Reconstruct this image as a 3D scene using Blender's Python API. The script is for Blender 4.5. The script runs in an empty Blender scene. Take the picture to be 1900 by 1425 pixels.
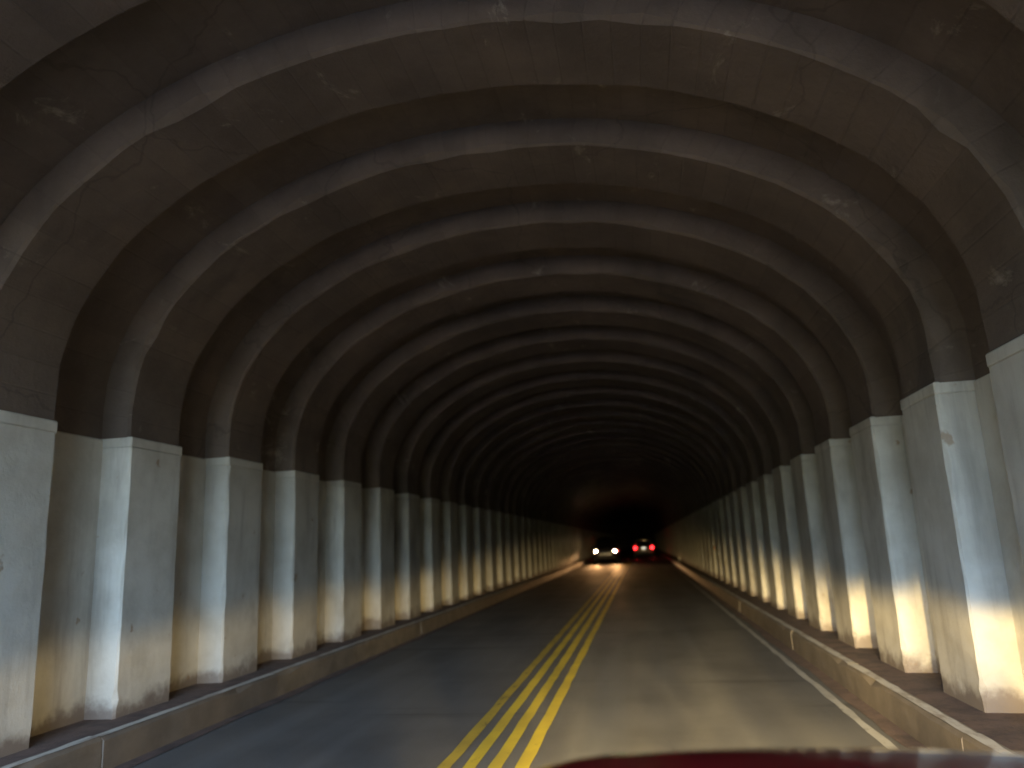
import bpy, bmesh, math, random
from mathutils import Matrix, Vector
R = math.radians
random.seed(7)
scene = bpy.context.scene
col = scene.collection

# ------------------------------------------------------------------ camera
EYE = 1.6
cam_data = bpy.data.cameras.new('camera')
cam_data.sensor_width = 36.0
cam_data.lens = 36.0 * 1427 / 1900
cam_data.clip_start = 0.02
cam_data.clip_end = 3000
cam_data.dof.use_dof = True
cam_data.dof.focus_distance = 4.5
cam_data.dof.aperture_fstop = 1.1
cam = bpy.data.objects.new('camera', cam_data)
col.objects.link(cam)
cam.matrix_world = (Matrix.Translation((0, 0, EYE)) @ Matrix.Rotation(R(8.89), 4, 'Z')
                    @ Matrix.Rotation(R(90 + 11.9), 4, 'X') @ Matrix.Rotation(-0.041, 4, 'Z'))
scene.camera = cam

# ------------------------------------------------------------------ world, sun, exposure
SUN_EL, SUN_AZ = R(38), R(25)            # the sun stands ahead, behind the mountain: the entrance lies in open shade, lit by sky alone
world = bpy.data.worlds.new('World'); scene.world = world; world.use_nodes = True
wn = world.node_tree; bg = wn.nodes['Background']
sky = wn.nodes.new('ShaderNodeTexSky'); sky.sky_type = 'NISHITA'; sky.sun_disc = False
sky.sun_elevation = SUN_EL; sky.sun_rotation = SUN_AZ
sky.dust_density = 4.0
wn.links.new(sky.outputs[0], bg.inputs[0]); bg.inputs[1].default_value = 0.15
scene.view_settings.view_transform = 'Standard'
scene.view_settings.look = 'None'
scene.view_settings.gamma = 1
scene.view_settings.exposure = 5.95
scene.render.engine = 'CYCLES'
cy = scene.cycles
cy.use_denoising = True
cy.max_bounces = 4; cy.diffuse_bounces = 2; cy.glossy_bounces = 2
cy.use_adaptive_sampling = False
cy.caustics_reflective = False; cy.caustics_refractive = False
cy.sample_clamp_indirect = 4.0
cy.use_light_tree = True

# ------------------------------------------------------------------ tunnel measures
MID = -1.125                      # centre line of the bore
HW = 3.525                        # half width at the pilaster faces
RECESS = 0.31
SPRING = 3.03                     # springing of the arch
RISE = 2.2
TOPW = 2.75                       # top of the white painted wall
KERB_R, KERB_L, KH = 1.99, -4.27, 0.268
BAY, PLEN, Y0 = 1.77, 0.82, 6.5   # bay, length of a pilaster, first pilaster in view
K0, K1 = -7, 76
ENTR = Y0 + BAY * K0 - 0.25       # tunnel entrance behind the camera
STRAIGHT = Y0 + BAY * K1 + 2.0    # after this the bore bends away

# marks the entrance as the way the sky light comes in (a sampling portal: it gives no light of its own)
pl = bpy.data.lights.new('sky_portal', 'AREA'); pl.shape = 'RECTANGLE'; pl.size = 8.2; pl.size_y = 5.9
pl.cycles.is_portal = True
plo = bpy.data.objects.new('sky_portal', pl); col.objects.link(plo)
plo.location = (MID, ENTR - 0.4, 2.9); plo.rotation_euler = (R(90), 0, 0)

# ------------------------------------------------------------------ materials
MATS = {}
def mat(name, base, rough=.8, metal=0, spec=.5, emit=None, estr=0):
    m = bpy.data.materials.new(name); m.use_nodes = True
    b = m.node_tree.nodes['Principled BSDF']
    b.inputs['Base Color'].default_value = (*base, 1)
    b.inputs['Roughness'].default_value = rough
    b.inputs['Metallic'].default_value = metal
    b.inputs['Specular IOR Level'].default_value = spec
    if emit:
        b.inputs['Emission Color'].default_value = (*emit, 1)
        b.inputs['Emission Strength'].default_value = estr
        m.cycles.emission_sampling = 'NONE'      # small lamp faces: their light on the road comes from the beams
    MATS[name] = m
    return m
class NT:
    """small helper for node graphs working on world position"""
    def __init__(s, m):
        s.t = m.node_tree; s.n = s.t.nodes; s.b = s.n['Principled BSDF']
        g = s.n.new('ShaderNodeNewGeometry'); s.pos = g.outputs['Position']
    def link(s, a, b): s.t.links.new(a, b)
    def mapping(s, scale=(1, 1, 1), loc=(0, 0, 0)):
        m = s.n.new('ShaderNodeMapping'); m.inputs['Scale'].default_value = scale; m.inputs['Location'].default_value = loc
        s.link(s.pos, m.inputs['Vector']); return m.outputs[0]
    def noise(s, scale, detail=4, rough=.6, vec=None, dist=0):
        n = s.n.new('ShaderNodeTexNoise'); n.inputs['Scale'].default_value = scale
        n.inputs['Detail'].default_value = detail; n.inputs['Roughness'].default_value = rough
        n.inputs['Distortion'].default_value = dist
        s.link(vec or s.pos, n.inputs['Vector']); return n.outputs['Fac']
    def ramp(s, fac, a, b, lo=0., hi=1.):
        n = s.n.new('ShaderNodeMapRange'); n.interpolation_type = 'SMOOTHSTEP'
        n.inputs['From Min'].default_value = a; n.inputs['From Max'].default_value = b
        n.inputs['To Min'].default_value = lo; n.inputs['To Max'].default_value = hi
        s.link(fac, n.inputs['Value']); return n.outputs[0]
    def math(s, op, a, b=None):
        n = s.n.new('ShaderNodeMath'); n.operation = op
        for i, v in enumerate((a, b)):
            if v is None: continue
            if isinstance(v, (int, float)): n.inputs[i].default_value = v
            else: s.link(v, n.inputs[i])
        return n.outputs[0]
    def mix(s, fac, a, b):
        n = s.n.new('ShaderNodeMix'); n.data_type = 'RGBA'
        if isinstance(fac, (int, float)): n.inputs[0].default_value = fac
        else: s.link(fac, n.inputs[0])
        for i, v in ((6, a), (7, b)):
            if isinstance(v, tuple): n.inputs[i].default_value = (*v, 1)
            else: s.link(v, n.inputs[i])
        return n.outputs[2]
    def z(s):
        n = s.n.new('ShaderNodeSeparateXYZ'); s.link(s.pos, n.inputs[0]); return n.outputs
    def rand(s):
        return s.n.new('ShaderNodeObjectInfo').outputs['Random']
    def bump(s, h, strength=.3, dist=.01):
        n = s.n.new('ShaderNodeBump'); n.inputs['Strength'].default_value = strength; n.inputs['Distance'].default_value = dist
        s.link(h, n.inputs['Height']); s.link(n.outputs[0], s.b.inputs['Normal'])
    def color(s, c): s.link(c, s.b.inputs['Base Color'])
    def rough(s, c): s.link(c, s.b.inputs['Roughness'])

# white-washed wall: paint, soot streaks running down, splash dirt with a ragged top edge near the walkway
m = mat('painted_wall', (.6, .59, .55), .75); t = NT(m)
c = t.mix(t.ramp(t.noise(1.7, 5), .35, .7), (.70, .685, .63), (.53, .51, .455))
streak = t.ramp(t.noise(3.0, 5, .65, t.mapping((1, 1, .12))), .50, .74)
c = t.mix(t.math('MULTIPLY', streak, .55), c, (.25, .22, .19))
zz = t.math('ADD', t.z()[2], t.math('MULTIPLY', t.noise(2.6, 5, .65), -.55))
c = t.mix(t.ramp(zz, .19, .02, 0, .9), c, (.16, .12, .10))
c = t.mix(t.ramp(t.noise(5, 3, .5, t.mapping((1, 1, 1), (3, 7, 1))), .70, .76, 0, .7), c, (.30, .17, .07))   # rust spots
c = t.mix(t.math('MULTIPLY', t.rand(), .36), c, (.32, .30, .27))
c = t.mix(t.ramp(t.noise(.7, 5, .7, t.mapping((1, 1, .5), (4, 4, 4))), .52, .72, 0, .55), c, (.22, .19, .16))
t.color(c); t.bump(t.noise(28, 3, .7), .35, .012)

# bare vault concrete: brown grey with soot and pale lime bloom
m = mat('vault_concrete', (.2, .18, .16), .85); t = NT(m)
c = t.mix(t.ramp(t.noise(.9, 6, .65), .3, .7), (.180, .138, .114), (.092, .071, .059))
c = t.mix(t.ramp(t.noise(2.3, 6, .7, t.mapping((1, .6, 1), (9, 2, 5)), .6), .60, .74, 0, .75), c, (.46, .40, .35))
c = t.mix(t.ramp(t.noise(1.1, 4, .6, t.mapping((1, 1, .35), (1, 8, 3))), .55, .75, 0, .7), c, (.045, .04, .036))
c = t.mix(t.math('MULTIPLY', t.rand(), .4), c, (.09, .068, .057))
# board marks of the formwork run along the bore
xyz = t.z()
ang = t.math('ARCTAN2', t.math('SUBTRACT', xyz[2], 2.2), t.math('ADD', xyz[0], 1.125))
brd = t.math('ADD', t.math('MULTIPLY', ang, 15.5), t.math('MULTIPLY', t.rand(), 37.))
fr = t.math('ABSOLUTE', t.math('SUBTRACT', t.math('FRACT', brd), .5))
groove = t.ramp(fr, .44, .5)
tone = t.n.new('ShaderNodeTexWhiteNoise'); tone.noise_dimensions = '1D'; t.link(t.math('FLOOR', brd), tone.inputs['W'])
c = t.mix(t.math('MULTIPLY', tone.outputs['Value'], .14), c, (.23, .178, .146))
c = t.mix(t.math('MULTIPLY', groove, .06), c, (.04, .034, .03))
# hairline cracks
vo = t.n.new('ShaderNodeTexVoronoi'); vo.feature = 'DISTANCE_TO_EDGE'; vo.inputs['Scale'].default_value = .33
wob = t.n.new('ShaderNodeVectorMath'); wob.operation = 'ADD'; t.link(t.pos, wob.inputs[0])
nn = t.n.new('ShaderNodeTexNoise'); nn.inputs['Scale'].default_value = 2.2; nn.inputs['Detail'].default_value = 3; t.link(t.pos, nn.inputs['Vector']); sc_ = t.n.new('ShaderNodeVectorMath'); sc_.operation = 'SCALE'; sc_.inputs['Scale'].default_value = .45; t.link(nn.outputs['Color'], sc_.inputs[0]); t.link(sc_.outputs[0], wob.inputs[1])
t.link(wob.outputs[0], vo.inputs['Vector'])
c = t.mix(t.ramp(vo.outputs['Distance'], .005, .001, 0, .3), c, (.035, .03, .026))
t.color(c); t.bump(t.math('ADD', t.noise(14, 4, .7), t.math('MULTIPLY', groove, -.3)), .55, .02)

# asphalt
m = mat('asphalt', (.05, .05, .05), .5); t = NT(m)
c = t.mix(t.ramp(t.noise(.55, 5), .35, .7), (.135, .135, .135), (.094, .094, .095))
c = t.mix(t.ramp(t.noise(1.1, 3, .5, t.mapping((1.6, .05, 1))), .45, .72, 0, .55), c, (.165, .172, .178))
c = t.mix(t.ramp(t.noise(90, 2, .6), .55, .72, 0, .5), c, (.24, .24, .235))
c = t.mix(t.ramp(t.noise(1.5, 3, .5, t.mapping((.12, 1.4, 1), (0, 3, 0))), .62, .70, 0, .45), c, (.042, .042, .042))
t.color(c); t.rough(t.ramp(t.noise(.8, 4, .6, t.mapping((1.3, .2, 1))), .3, .7, .60, .80))
t.bump(t.noise(110, 2, .7), .35, .006)

def worn_paint(name, a, b, wear_lo, wear_hi):
    m = mat(name, a, .6); t = NT(m)
    c = t.mix(t.ramp(t.noise(1.3, 4), .35, .7), a, b)
    w = t.ramp(t.noise(9, 6, .75, t.mapping((1, .35, 1))), wear_lo, wear_hi)
    c = t.mix(w, c, (.055, .054, .05))
    t.color(c); t.bump(t.noise(110, 3, .7), .3, .005)
    return m
worn_paint('yellow_paint', (.68, .54, .055), (.55, .43, .06), .60, .82)
worn_paint('ghost_yellow_paint', (.52, .40, .06), (.40, .31, .06), .52, .72)  # fainter yellow for the added ghost stripe
worn_paint('white_edge_paint', (.50, .50, .48), (.38, .38, .36), .56, .72)

m = mat('kerb_concrete', (.3, .27, .22), .8); t = NT(m)
c = t.mix(t.ramp(t.noise(3, 6, .65), .3, .7), (.235, .205, .17), (.155, .135, .11))
c = t.mix(t.ramp(t.noise(5, 5, .6, t.mapping((1, .15, 1))), .55, .75, 0, .7), c, (.11, .095, .08))
c = t.mix(t.math('MULTIPLY', t.rand(), .45), c, (.13, .105, .085))
t.color(c); t.bump(t.noise(40, 5, .7), .4, .008); t.b.inputs['Roughness'].default_value = .55
m = mat('kerb_top_paint', (.55, .54, .5), .7); t = NT(m)
c = t.mix(t.ramp(t.noise(7, 6, .7, t.mapping((1, .3, 1))), .45, .66), (.60, .585, .54), (.33, .29, .25)); t.color(c)
m = mat('walkway_dirt', (.12, .085, .075), .95); t = NT(m)
c = t.mix(t.ramp(t.noise(4, 6, .65), .35, .7), (.155, .105, .09), (.085, .062, .055))
c = t.mix(t.ramp(t.noise(30, 4, .7), .58, .75, 0, .6), c, (.20, .16, .14)); t.color(c); t.bump(t.noise(25, 3, .7), .6, .02)
m = mat('outside_ground', (.16, .14, .1), .95); t = NT(m)
t.color(t.mix(t.ramp(t.noise(.4, 6), .35, .7), (.20, .17, .12), (.10, .10, .06)))
m = mat('sky_block_green', (.05, .06, .03), .95); t = NT(m)  # dark green of the added slope that blocks the low sky
t.color(t.mix(t.ramp(t.noise(.35, 5, .7), .35, .65), (.018, .022, .012), (.048, .055, .028)))
m = mat('end_cap_dark', (.1, .09, .08), .95); t = NT(m); t.color(t.mix(t.noise(.8, 6), (.05, .045, .04), (.16, .14, .12)))  # colour of the added cap that closes the bore

def car_paint(name, colr):
    m = mat(name, colr, .32, 0, .5); m.node_tree.nodes['Principled BSDF'].inputs['Coat Weight'].default_value = 1
    m.node_tree.nodes['Principled BSDF'].inputs['Coat Roughness'].default_value = .06
    return m
car_paint('red_paint', (.24, .006, .010)); car_paint('dark_paint', (.025, .027, .03)); car_paint('silver_paint', (.22, .22, .22))
mat('car_glass', (.012, .014, .016), .05); mat('black_plastic', (.02, .02, .02), .5); mat('tyre_rubber', (.018, .018, .018), .85)
mat('rim_metal', (.45, .45, .46), .3, 1); mat('plate_white', (.75, .75, .72), .5); mat('lens_off', (.5, .5, .5), .1)
mat('tail_off', (.25, .01, .01), .2); mat('tail_on', (.4, .01, .01), .2, emit=(1, .012, .018), estr=.28)
mat('tail_dim_on', (.4, .01, .01), .2, emit=(1, .012, .018), estr=.2)
mat('lamp_warm_on', (.9, .8, .6), .2, emit=(1, .70, .40), estr=5)
mat('plate_lamp_on', (.8, .8, .75), .3, emit=(1, .92, .8), estr=.09)
mat('lamp_own_on', (.9, .85, .7), .2, emit=(1, .84, .52), estr=.2)
mat('reflector_amber', (.75, .35, .05), .25); mat('reflector_white', (.85, .85, .8), .25); mat('post_grey', (.3, .3, .29), .6)

# ------------------------------------------------------------------ mesh helpers
def link_mesh(name, bm, material, parent=None, smooth=False):
    me = bpy.data.meshes.new(name); bmesh.ops.recalc_face_normals(bm, faces=bm.faces[:]); bm.to_mesh(me); bm.free()
    me.materials.append(MATS[material])
    if smooth:
        me.polygons.foreach_set('use_smooth', [True] * len(me.polygons))
    o = bpy.data.objects.new(name, me); col.objects.link(o); o.parent = parent
    return o
def place(name, me, parent=None, loc=(0, 0, 0), rz=0, scale=None):
    o = bpy.data.objects.new(name, me); col.objects.link(o); o.parent = parent; o.location = loc; o.rotation_euler = (0, 0, rz)
    if scale: o.scale = scale
    return o
def mesh_only(name, bm, material, smooth=False):
    me = bpy.data.meshes.new(name); bmesh.ops.recalc_face_normals(bm, faces=bm.faces[:]); bm.to_mesh(me); bm.free()
    me.materials.append(MATS[material])
    if smooth: me.polygons.foreach_set('use_smooth', [True] * len(me.polygons))
    return me
def empty(name, loc=(0, 0, 0), rz=0):
    o = bpy.data.objects.new(name, None); col.objects.link(o); o.location = loc; o.rotation_euler = (0, 0, rz); return o
def tag(o, label=None, cat=None, group=None, kind=None):
    for k, v in (('label', label), ('category', cat), ('group', group), ('kind', kind)):
        if v: o[k] = v
    return o
def box(bm, x0, x1, y0, y1, z0, z1, bevel=0, seg=1):
    vs = [bm.verts.new((x, y, z)) for x in (x0, x1) for y in (y0, y1) for z in (z0, z1)]
    idx = ((0, 1, 3, 2), (4, 6, 7, 5), (0, 4, 5, 1), (2, 3, 7, 6), (0, 2, 6, 4), (1, 5, 7, 3))
    fs = [bm.faces.new([vs[i] for i in f]) for f in idx]
    if bevel:
        es = list({e for f in fs for e in f.edges})
        bmesh.ops.bevel(bm, geom=es, offset=bevel, segments=seg, affect='EDGES', profile=.5)
def grid(bm, rows, close_u=False, close_v=False, caps=False):
    vr = [[bm.verts.new(p) for p in r] for r in rows]
    n, k = len(vr), len(vr[0])
    for i in range(n if close_u else n - 1):
        for j in range(k if close_v else k - 1):
            a, b = vr[i], vr[(i + 1) % n]; j2 = (j + 1) % k
            bm.faces.new((a[j], a[j2], b[j2], b[j]))
    if caps:
        bm.faces.new(vr[0]); bm.faces.new(vr[-1][::-1])
    return vr

# path of the bore: straight, then a bend to the right
RB = 130.
def path(s):
    if s <= STRAIGHT: return Vector((MID, s, 0)), 0.0
    a = (s - STRAIGHT) / RB
    return Vector((MID + RB * (1 - math.cos(a)), STRAIGHT + RB * math.sin(a), 0)), -a
def on_path(s, u, z):
    p, a = path(s)
    return (p.x + u * math.cos(a), p.y + u * math.sin(a), z)
S_END = STRAIGHT + 110
STEPS = [ENTR] + [ENTR + i * 8.0 for i in range(1, int((STRAIGHT - ENTR) / 8) + 1)] + [STRAIGHT + i * 5.0 for i in range(0, 23)]

def arch(off, n=36, z0=TOPW):
    """intrados line offset outward by off, from left wall top to right wall top: (u, z)"""
    pts = [(-HW - off, z0)]
    for i in range(n + 1):
        t_ = math.pi - math.pi * i / n
        pts.append(((HW + off) * math.cos(t_), SPRING + (RISE + off * .9) * math.sin(t_)))
    pts.append((HW + off, z0))
    return pts

# ------------------------------------------------------------------ setting: ground, road, walkways, kerbs
bm = bmesh.new(); s_ = 1500
grid(bm, [[(-s_, -s_, -.06), (-s_, ENTR, -.06)], [(s_, -s_, -.06), (s_, ENTR, -.06)]])
tag(link_mesh('ground', bm, 'outside_ground'), kind='structure')

# unseen slopes added behind the entrance to hide the low sky from the bore
bm = bmesh.new(); rows = []
for i in range(61):
    a = math.pi + math.pi * i / 60
    h = 13 - 4 * math.cos(a) + 2 * math.sin(i * .9) + 2.2 * math.sin(i * 2.3 + 1) + random.uniform(-.8, .8)
    row = []
    for d, f in ((36, -.02), (40, .25), (44, .55), (50, .85), (56, 1.), (90, 1.25), (200, 1.6)):
        row.append((MID + d * math.cos(a), ENTR - 2 + d * math.sin(a) * 1.25, h * f - .08 + (random.uniform(-.6, .6) if f > 0 else 0)))
    rows.append(row)
grid(bm, rows)
tag(link_mesh('sky_block_slope', bm, 'sky_block_green', smooth=True), kind='structure')
bm = bmesh.new()
uL, uR = KERB_L - MID, KERB_R - MID
grid(bm, [[(-4.4 + MID, -44, 0), (4.4 + MID, -44, 0)]] + [[on_path(s, uL - .06, 0), on_path(s, uR + .06, 0)] for s in STEPS])
road = tag(link_mesh('road', bm, 'asphalt'), kind='structure')

def stripe(name, material, x, w, y0, y1, ragged=.006, step=.35, z=.004):
    bm = bmesh.new(); rows = []
    y = y0
    while y < y1:
        rows.append([(x - w / 2 + random.uniform(-ragged, ragged), y, z), (x + w / 2 + random.uniform(-ragged, ragged), y, z)])
        y += step * (1 if y < 40 else 4)
    grid(bm, rows)
    return link_mesh(name, bm, material, road)
tag(stripe('centre_stripe', 'yellow_paint', -.985, .105, ENTR, STRAIGHT), label='rightmost yellow centre stripe')
tag(stripe('centre_stripe', 'yellow_paint', -1.19, .105, ENTR, STRAIGHT), label='second yellow centre stripe from the right')
tag(stripe('centre_stripe', 'yellow_paint', -1.385, .10, ENTR, STRAIGHT), label='third yellow stripe from the right, added ghost of the centre line')  # added left pair: blurred second image of the real double line
tag(stripe('centre_stripe', 'ghost_yellow_paint', -1.575, .10, ENTR, STRAIGHT), label='faint leftmost yellow stripe, added ghost of the centre line')
stripe('edge_stripe', 'white_edge_paint', 1.74, .075, ENTR, STRAIGHT, .012)
# reddish gutter dust along the kerbs
for x0, x1 in ((1.84, KERB_R + .01), (KERB_L - .01, KERB_L + .13)):
    bm = bmesh.new(); rows = []; y = ENTR
    while y < 70:
        j = random.uniform(-.03, .03)
        rows.append([(x0 + (j if x0 > 0 else 0), y, .008), (x1 + (j if x0 < 0 else 0), y, .008)]); y += .4
    grid(bm, rows); link_mesh('gutter_dust', bm, 'walkway_dirt', road)

# transverse joints sealed with tar across the road
for y in (14.6, 19.5, 24.3, 29.6, 34.8, 40.1):
    bm = bmesh.new(); rows = []
    n = 24
    for i in range(n + 1):
        x = KERB_L + .15 + (1.6 - KERB_L - .15) * i / n
        yy = y + .05 * math.sin(i * .5 + y) + random.uniform(-.02, .02); w = random.uniform(.008, .022)
        rows.append([(x, yy - w, .0065), (x, yy + w, .0065)])
    grid(bm, rows); link_mesh('tar_joint', bm, 'tyre_rubber', road)

for name, ua, ub, sgn in (('walkway_left', -HW - RECESS - .1, uL - .10, -1), ('walkway_right', uR + .10, HW + RECESS + .1, 1)):
    bm = bmesh.new(); rows = []
    for s in STEPS:
        rows.append([on_path(s, ua, KH - .012), on_path(s, (ua + ub) / 2, KH - .004), on_path(s, ub, KH - .012)])
    grid(bm, rows)
    tag(link_mesh(name, bm, 'walkway_dirt'), kind='structure')

STONE = 3.0
def kerb_meshes():
    out = []
    for v in range(4):
        bm = bmesh.new(); L = STONE - .014; n = 10; rows = []
        for i in range(n + 1):
            y = L * i / n
            j = lambda a: random.uniform(-a, a)
            ch = .018 + random.uniform(0, .012)
            if random.random() < .12: ch += .03
            rows.append([(0 + j(.003), y, -.08), (j(.004), y, KH - ch), (ch, y, KH + j(.003)), (.125, y, KH + j(.003)), (.135, y, KH - .03), (.135, y, -.08)])
        grid(bm, rows, close_v=True, caps=True)
        out.append(mesh_only('kerb_stone', bm, 'kerb_concrete'))
    return out
KM = kerb_meshes()
def strip_meshes():
    out = []
    for v in range(3):
        bm = bmesh.new(); rows = []; n = 16
        for i in range(n + 1):
            y = (STONE - .02) * i / n
            rows.append([(.028 + random.uniform(-.006, .006), y, KH + .0045), (.118 + random.uniform(-.02, .004), y, KH + .0045)])
        grid(bm, rows); out.append(mesh_only('painted_edge', bm, 'kerb_top_paint'))
    return out
SM = strip_meshes()
for name, x, sgn in (('kerb_left', KERB_L, -1), ('kerb_right', KERB_R, 1)):
    k = tag(empty(name, (x, 0, 0)), kind='structure')
    y = ENTR; i = 0
    while y < STRAIGHT - STONE:
        o = place('kerb_stone', KM[i % 4], k, (random.uniform(-.004, .004), y, random.uniform(-.004, .004)), 0, (sgn, 1, 1))
        place('painted_edge', SM[i % 3], o)
        y += STONE; i += 1
    bm = bmesh.new(); rows = []
    for s in [y] + [q for q in STEPS if q > y]:
        u = (x - MID)
        rows.append([tuple(Vector(on_path(s, u + d * sgn, z)) - Vector((x, 0, 0))) for d, z in ((0, -.05), (0, KH), (.13, KH), (.13, -.05))])
    grid(bm, rows); link_mesh('kerb_run', bm, 'kerb_concrete', k)

# ------------------------------------------------------------------ the tunnel
tunnel = tag(empty('tunnel', (MID, ENTR, 0)),
             'road tunnel with ribbed concrete vault above white pilastered side walls', 'tunnel')
TO = Vector((MID, ENTR, 0))
def rel(p): return tuple(Vector(p) - TO)
bm = bmesh.new()
A = arch(RECESS, z0=-.05)
grid(bm, [[rel(on_path(s, u, z)) for u, z in A] for s in STEPS])
link_mesh('vault', bm, 'vault_concrete', tunnel, smooth=True)
for sgn in (-1, 1):
    bm = bmesh.new()
    w = sgn * (HW + RECESS - .02)
    grid(bm, [[rel(on_path(s, w, .1)), rel(on_path(s, w, TOPW - .02)), rel(on_path(s, w + sgn * .03, TOPW))] for s in STEPS])
    link_mesh('side_wall', bm, 'painted_wall', tunnel)
# end cap added far round the bend to shut out the sky
bm = bmesh.new()
bm.faces.new([bm.verts.new(rel(on_path(S_END - .1, u, z))) for u, z in [(-HW - RECESS - .1, -.05)] + arch(RECESS + .05) + [(HW + RECESS + .1, -.05)]])
link_mesh('end_cap', bm, 'end_cap_dark', tunnel)
# entrance front behind the camera
bm = bmesh.new()
P_in = A
n = len(P_in); P_out = []
for i, (u, z) in enumerate(P_in):
    f = i / (n - 1)
    if f < .25: q = (-9, -.1 + 8.6 * f / .25)
    elif f > .75: q = (9, -.1 + 8.6 * (1 - f) / .25)
    else: q = (-9 + 18 * (f - .25) / .5, 8.5)
    P_out.append(q)
for dy in (0,):
    grid(bm, [[(u, -.3, z) for u, z in P_in], [(u, -.3, z) for u, z in P_out], [(u, .8, z) for u, z in P_out]])
    grid(bm, [[(u, -.3, z) for u, z in P_in], [(u, 0.0, z) for u, z in P_in]])
link_mesh('entrance_front', bm, 'vault_concrete', tunnel)

def jit(a): return random.uniform(-a, a)
def pilaster_mesh():
    """stands at u=0 (face) and reaches back to u=+.4; y 0..PLEN; worn arrises"""
    bm = bmesh.new(); rows = []
    zs = [.15, .27, .34, .42, .5, .62, .75, .9, 1.05, 1.2, 1.4, 1.55, 1.7, 1.9, 2.1, 2.3, 2.5, TOPW - .10]
    for z in zs:
        c1, c2 = .014 + random.uniform(0, .007), .014 + random.uniform(0, .007)
        if random.random() < .12: c1 += .022
        rows.append([(.37, 0 + jit(.003), z), (c1, jit(.004), z), (jit(.003), c1, z), (jit(.003), PLEN * .5, z), (jit(.003), PLEN - c2, z), (c2, PLEN + jit(.004), z), (.37, PLEN, z)])
    grid(bm, rows)
    return mesh_only('pilaster', bm, 'painted_wall')
def cap_mesh():
    bm = bmesh.new()
    box(bm, -.006, .37, -.006, PLEN + .006, TOPW - .10, TOPW, .012)
    return mesh_only('pilaster_cap', bm, 'painted_wall')
def rib_mesh(n=40):
    bm = bmesh.new(); rows = []
    inn = arch(.018, n, TOPW - .02); out = arch(RECESS + .06, n, TOPW - .02)
    for (u, z), (u2, z2) in zip(inn, out):
        d = Vector((u2 - u, z2 - z)); d.normalize()
        j = jit(.010); c1, c2 = .014 + random.uniform(0, .014), .014 + random.uniform(0, .014)
        if random.random() < .10: c1 += .04
        a = Vector((u, z)) + d * j; b = a + d * c1; e = a + d * c2
        rows.append([(u2, 0, z2), (b.x, jit(.006), b.y), (a.x, c1, a.y), (a.x, PLEN / 2, a.y), (a.x, PLEN - c2, a.y), (e.x, PLEN + jit(.006), e.y), (u2, PLEN, z2)])
    grid(bm, rows)
    return mesh_only('arch_rib', bm, 'vault_concrete', False)
PM = [pilaster_mesh() for _ in range(6)]; CM = cap_mesh(); RM = [rib_mesh() for _ in range(6)]
for k in range(K0, K1 + 1):
    y = Y0 + BAY * k + jit(.012) - ENTR
    place('arch_rib', RM[random.randrange(6)], tunnel, (0, y, 0), 0)
    for sgn in (-1, 1):
        p = place('pilaster', PM[random.randrange(6)], tunnel, (sgn * (HW + jit(.006)), y, 0), 0, (sgn, 1, 1))
        place('pilaster_cap', CM, p)
# ribs and pilasters in the dark bend, too far to tell apart
bm = bmesh.new()
s = STRAIGHT + 1
while s < S_END - 3:
    for ds in (0, PLEN):
        pass
    inn = arch(.0, 16, .2); out = arch(RECESS + .05, 16, .2)
    r0 = [rel(on_path(s, u, z)) for u, z in out]; r1 = [rel(on_path(s, u, z)) for u, z in inn]
    r2 = [rel(on_path(s + PLEN, u, z)) for u, z in inn]; r3 = [rel(on_path(s + PLEN, u, z)) for u, z in out]
    grid(bm, [r0, r1, r2, r3]); s += BAY
tag(link_mesh('distant_ribs', bm, 'vault_concrete', tunnel), kind='stuff')

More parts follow.
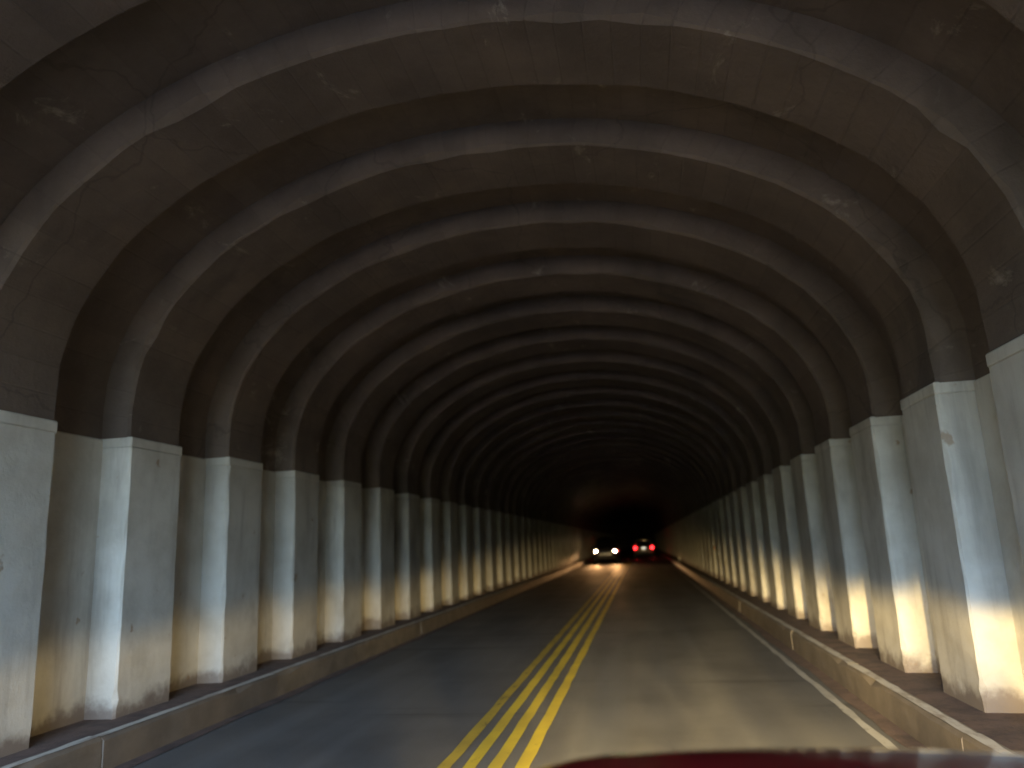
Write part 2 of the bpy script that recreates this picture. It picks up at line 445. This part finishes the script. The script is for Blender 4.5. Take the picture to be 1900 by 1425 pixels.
# ------------------------------------------------------------------ cars
def beam(name, loc, parent, energy, colr, aim_rz, pitch, wide, soft_cut, low, size=.05):
    """a low-beam lamp: sharp cut-off at the top, fading to the sides and downwards"""
    l = bpy.data.lights.new(name, 'SPOT'); l.energy = energy; l.color = colr; l.spot_size = R(150); l.spot_blend = .3; l.shadow_soft_size = size
    l.use_nodes = True; nt = l.node_tree; em = nt.nodes['Emission']
    tc = nt.nodes.new('ShaderNodeTexCoord'); sp = nt.nodes.new('ShaderNodeSeparateXYZ'); nt.links.new(tc.outputs['Normal'], sp.inputs[0])
    def M_(op, a, b=None, cl=False):
        n = nt.nodes.new('ShaderNodeMath'); n.operation = op; n.use_clamp = cl
        for i, v in enumerate((a, b)):
            if v is None: continue
            if isinstance(v, (int, float)): n.inputs[i].default_value = v
            else: nt.links.new(v, n.inputs[i])
        return n.outputs[0]
    def ramp(v, a, b, lo, hi):
        n = nt.nodes.new('ShaderNodeMapRange'); n.interpolation_type = 'SMOOTHSTEP'
        for i, q in zip(('From Min', 'From Max', 'To Min', 'To Max'), (a, b, lo, hi)): n.inputs[i].default_value = q
        nt.links.new(v, n.inputs['Value']); return n.outputs[0]
    az_abs = M_('ABSOLUTE', sp.outputs[0]); az2 = M_('MULTIPLY', az_abs, az_abs)
    up = sp.outputs[1]                       # sine of the angle above the lamp axis (sign checked by render)
    side = M_('POWER', 2.718, M_('MULTIPLY', az2, -1 / (wide * wide)))
    side = M_('ADD', side, M_('MULTIPLY', M_('POWER', 2.718, M_('MULTIPLY', az2, -1 / (8 * wide * wide))), .30))
    # flutes of the lens: streaky, uneven beam with a ragged cut-off
    nz = nt.nodes.new('ShaderNodeTexNoise'); nz.inputs['Scale'].default_value = 9; nz.inputs['Detail'].default_value = 2
    mp = nt.nodes.new('ShaderNodeMapping'); mp.inputs['Scale'].default_value = (1, .35, 1); nt.links.new(tc.outputs['Normal'], mp.inputs[0]); nt.links.new(mp.outputs[0], nz.inputs['Vector'])
    side = M_('MULTIPLY', side, ramp(nz.outputs['Fac'], .3, .7, .55, 1.35))
    up = M_('ADD', up, M_('MULTIPLY', M_('SUBTRACT', nz.outputs['Fac'], .5), .09))
    cut = ramp(up, SIGN * -soft_cut, SIGN * soft_cut, 1.0, 0.002)
    dn = M_('MULTIPLY', up, SIGN * 1.0 / low)   # negative below the axis
    fall = M_('POWER', 2.718, M_('MINIMUM', dn, 0.0))
    fall = M_('ADD', M_('MULTIPLY', fall, .93), .07)
    nt.links.new(M_('MULTIPLY', M_('MULTIPLY', side, cut), fall), em.inputs['Strength'])
    o = bpy.data.objects.new(name, l); col.objects.link(o); o.parent = parent; o.location = loc
    o.rotation_euler = (R(90) + pitch, 0, aim_rz)
    return o
SIGN = 1

def rounded_section(w, z0, z1, r0, r1, n=4):
    pts = []
    for cx, cz, r, a0 in ((w - r1, z1 - r1, r1, 0), (-w + r1, z1 - r1, r1, 90), (-w + r0, z0 + r0, r0, 180), (w - r0, z0 + r0, r0, 270)):
        for i in range(n + 1):
            a = R(a0 + 90 * i / n); pts.append((cx + r * math.cos(a), cz + r * math.sin(a)))
    return pts
def make_car(loc, rz, paint, label, head, tail):
    root = tag(empty('car', loc, rz), label, 'car', 'cars driving through the tunnel')
    # lower body
    secs = [(-2.60, .74, .50, .92, .10, .06), (-2.56, .86, .42, 1.06, .12, .10), (-2.2, .915, .34, 1.12, .10, .08), (-1.0, .925, .30, 1.13, .08, .07),
            (.55, .925, .30, 1.12, .08, .07), (1.3, .92, .30, 1.075, .08, .09), (1.8, .90, .32, 1.04, .10, .12), (2.02, .84, .36, 1.00, .12, .14), (2.12, .72, .46, .90, .12, .12)]
    bm = bmesh.new()
    grid(bm, [[(x, y, z) for x, z in rounded_section(w, a, b, r0, r1)] for y, w, a, b, r0, r1 in secs], close_v=True, caps=True)
    link_mesh('body', bm, paint, root, smooth=True)
    # bonnet: crowned, with a raised centre and a rounded leading edge
    bm = bmesh.new(); rows = []
    for i in range(15):
        f = i / 14
        row = []
        for j in range(25):
            q = -1 + 2 * j / 24
            yend = 2.05 - .16 * abs(q) ** 2.6
            y = .52 + (yend - .52) * f
            z = 1.180 - .034 * f - (.018 * abs(q) ** 2 + .045 * abs(q) ** 5) - .10 * max(0, f - .86) ** 1.6 / .14 ** 1.6 * .55
            z += .010 * math.exp(-((abs(q) - .62) / .07) ** 2) * (1 - f * .3)
            row.append((.86 * q * (1 - .05 * f), y, z))
        rows.append(row)
    top = rows
    under = [[(x, y, z - .05) for x, y, z in r] for r in rows]
    vt = grid(bm, top); vu = grid(bm, under)
    for a, b in ((vt[0], vu[0]), (vt[-1], vu[-1]), ([r[0] for r in vt], [r[0] for r in vu]), ([r[-1] for r in vt], [r[-1] for r in vu])):
        for i in range(len(a) - 1): bm.faces.new((a[i], a[i + 1], b[i + 1], b[i]))
    bon = link_mesh('bonnet', bm, paint, root, smooth=True)
    bm = bmesh.new(); ring = []
    for (x, y, z) in rows[-1]:
        ring.append([(x, y + .004 + .013 * math.cos(a), z - .004 + .013 * math.sin(a)) for a in [i * math.pi / 4 for i in range(8)]])
    grid(bm, ring, close_v=True, caps=True); link_mesh('dark_lip', bm, 'black_plastic', bon, smooth=True)  # added dark strip, stands in for the shaded leading edge
    # glasshouse
    zb, zt = 1.10, 1.72
    F = [(-.80, .56), (.80, .56)]; FT = [(-.64, -.18), (.64, -.18)]
    B = [(-.80, -2.48), (.80, -2.48)]; BT = [(-.66, -2.20), (.66, -2.20)]
    def lerp(p, q, f): return tuple(a + (b - a) * f for a, b in zip(p, q))
    bm = bmesh.new(); rows = []
    for f in (0, .25, .5, .75, 1):
        y0, y1 = -2.26 + 0 * f, -.12
        y = y0 + (y1 - y0) * f; e = .06 * (2 * f - 1) ** 2
        rows.append([(x, y, z) for x, z in rounded_section(.70 - e * .5, zt - .03, zt + .07 - e, .02, .05, 3)])
    grid(bm, rows, close_v=True, caps=True); link_mesh('roof', bm, paint, root, smooth=True)
    def pane(name, quad, inset, material, thick=.012):
        bm = bmesh.new(); c = sum((Vector(p) for p in quad), Vector()) / 4
        n = (Vector(quad[1]) - Vector(quad[0])).cross(Vector(quad[2]) - Vector(quad[1])).normalized()
        q1 = [Vector(p) + (c - Vector(p)) * inset for p in quad]; q2 = [p + n * thick for p in q1]
        grid(bm, [[tuple(p) for p in q1], [tuple(p) for p in q2]], close_v=True, caps=True); return link_mesh(name, bm, material, root)
    def bar(p, q, w=.05):
        bm = bmesh.new(); p, q = Vector(p), Vector(q); d = (q - p).normalized(); a = d.orthogonal().normalized(); b = d.cross(a)
        grid(bm, [[tuple(e + a * w * math.cos(t_) + b * w * math.sin(t_)) for t_ in [i * math.pi / 4 for i in range(8)]] for e in (p, q)], close_v=True, caps=True)
        return link_mesh('roof_pillar', bm, paint, root, smooth=True)
    fl, fr = (*F[0], zb), (*F[1], zb); ftl, ftr = (*FT[0], zt), (*FT[1], zt)
    bl, br = (*B[0], zb), (*B[1], zb); btl, btr = (*BT[0], zt), (*BT[1], zt)
    pane('windscreen', [fl, fr, ftr, ftl], .03, 'car_glass'); pane('rear_window', [br, bl, btl, btr], .10, 'car_glass')
    for a, at, b, bt, s in ((fl, ftl, bl, btl, 1), (fr, ftr, br, btr, -1)):
        fs = (0, .40, .76, 1)
        for i in range(3):
            q = [lerp(a, b, fs[i]), lerp(at, bt, fs[i]), lerp(at, bt, fs[i + 1]), lerp(a, b, fs[i + 1])]
            pane('side_window', q if s > 0 else q[::-1], .06, 'car_glass')
        for f in fs: bar(lerp(a, b, f), lerp(at, bt, f), .045 if f in (0, 1) else .03)
    # lamps
    for s in (-1, 1):
        bm = bmesh.new(); box(bm, s * .70 - .155, s * .70 + .155, 1.86, 2.07, .84, 1.02, .05, 3)
        h = link_mesh('headlight', bm, 'black_plastic', root, smooth=True)
        bm = bmesh.new(); rows = []
        for rr, dy in ((.0, .030), (.045, .026), (.08, .012), (.095, 0)):
            rows.append([(s * .70 + rr * math.cos(i * math.pi / 8), 2.062 + dy, .93 + rr * .9 * math.sin(i * math.pi / 8)) for i in range(16)])
        grid(bm, rows, close_v=True); bmesh.ops.remove_doubles(bm, verts=bm.verts[:], dist=1e-4)
        link_mesh('lens', bm, head or 'lens_off', h, smooth=True)
        bm = bmesh.new(); box(bm, s * .77 - .10, s * .77 + .10, -2.63, -2.50, .86, 1.08, .03, 2)
        link_mesh('tail_light', bm, 'tail_on' if tail else 'tail_off', root)
        bm = bmesh.new(); box(bm, s * .70 - .10, s * .70 + .10, -2.645, -2.56, .50, .565, .015, 2)
        link_mesh('rear_marker', bm, 'tail_dim_on' if tail else 'tail_off', root)
        bm = bmesh.new(); box(bm, s * .98 - .11, s * .98 + .11, .36, .48, 1.10, 1.26, .04, 2); link_mesh('mirror', bm, paint, root, smooth=True)
        for yw in (1.30, -1.65):
            wroot = None
            bm = bmesh.new(); prof = [(.20, -.11), (.33, -.115), (.355, -.09), (.36, 0), (.355, .09), (.33, .115), (.20, .11)]
            grid(bm, [[(s * .83 + h_, yw + r_ * math.cos(a), .36 + r_ * math.sin(a)) for r_, h_ in prof] for a in [i * math.pi / 14 for i in range(28)]], close_u=True)
            w = link_mesh('wheel', bm, 'tyre_rubber', root, smooth=True)
            bm = bmesh.new(); rr = [(0, .085), (.06, .09), (.19, .06), (.215, .10), (.22, 0)]
            grid(bm, [[(s * (.83 + h_), yw + r_ * math.cos(a), .36 + r_ * math.sin(a)) for r_, h_ in rr] for a in [i * math.pi / 10 for i in range(20)]], close_u=True)
            link_mesh('rim', bm, 'rim_metal', w)
            bm = bmesh.new()
            grid(bm, [[(s * .90, yw + .36 * math.cos(a), .36 + .36 * math.sin(a)), (s * .945, yw + .37 * math.cos(a), .36 + .37 * math.sin(a)), (s * .945, yw + .44 * math.cos(a), .36 + .44 * math.sin(a)), (s * .90, yw + .45 * math.cos(a), .36 + .45 * math.sin(a))] for a in [i * math.pi / 14 for i in range(15)]])
            link_mesh('wheel_arch', bm, 'black_plastic', root, smooth=True)
    bm = bmesh.new(); box(bm, -.50, .50, 2.06, 2.135, .62, .88, .03, 2); g = link_mesh('grille', bm, 'black_plastic', root)
    for i in range(4):
        bm = bmesh.new(); box(bm, -.46, .46, 2.13, 2.15, .655 + .055 * i, .672 + .055 * i, .004); link_mesh('grille_bar', bm, 'rim_metal', g)
    bm = bmesh.new(); box(bm, -.80, .80, 2.0, 2.16, .40, .60, .06, 3); link_mesh('front_bumper', bm, 'black_plastic', root, smooth=True)
    bm = bmesh.new(); box(bm, -.84, .84, -2.66, -2.50, .40, .63, .06, 3); link_mesh('rear_bumper', bm, 'black_plastic', root, smooth=True)
    bm = bmesh.new(); box(bm, -.20, .20, -2.635, -2.605, .78, .92, .008); link_mesh('number_plate', bm, 'plate_white', root)
    bm = bmesh.new(); box(bm, -.14, .14, -2.66, -2.605, .935, .965, .008); link_mesh('plate_lamp', bm, 'plate_lamp_on' if tail else 'lens_off', root)
    return root

own = make_car((.37, 0, 0), 0, 'red_paint', 'red car with glossy bonnet in the bottom right foreground', 'lamp_own_on', False)
for s in (-1, 1):
    beam('low_beam', (s * .70, 2.10, .93), own, 140, (1, .71, .29), 0, R(.1), .20, .034, .24)
onc = make_car((-2.72, 59 + 2.1, 0), math.pi, 'dark_paint', 'oncoming dark car with bright warm headlights in the left lane', 'lamp_warm_on', False)
for s in (-1, 1):
    beam('low_beam', (s * .70, 2.11, .93), onc, 24, (1, .50, .19), 0, R(-1.2), .22, .02, .14)
lead = make_car((.15, 74 + 2.6, 0), 0, 'silver_paint', 'car ahead in the right lane with red tail lights lit', None, True)

# ------------------------------------------------------------------ small reflectors on the right
r = tag(empty('wall_reflector', (MID + HW - .002, 26.9, 1.29)), 'small amber reflector on the right wall above the beam line', 'reflector')
bm = bmesh.new(); box(bm, -.02, 0, -.06, .06, -.06, .06, .006); link_mesh('backing_plate', bm, 'post_grey', r)
bm = bmesh.new(); box(bm, -.05, -.02, -.045, .045, -.045, .045, .01); link_mesh('lens', bm, 'reflector_amber', r)
r = tag(empty('marker_post', (2.16, 48, KH)), 'short grey post with white reflector on the right walkway', 'marker post')
bm = bmesh.new(); box(bm, -.03, .03, -.03, .03, -.02, .32, .008); link_mesh('post', bm, 'post_grey', r)
bm = bmesh.new(); box(bm, -.04, .04, -.045, -.03, .19, .29, .005); link_mesh('lens', bm, 'reflector_white', r)
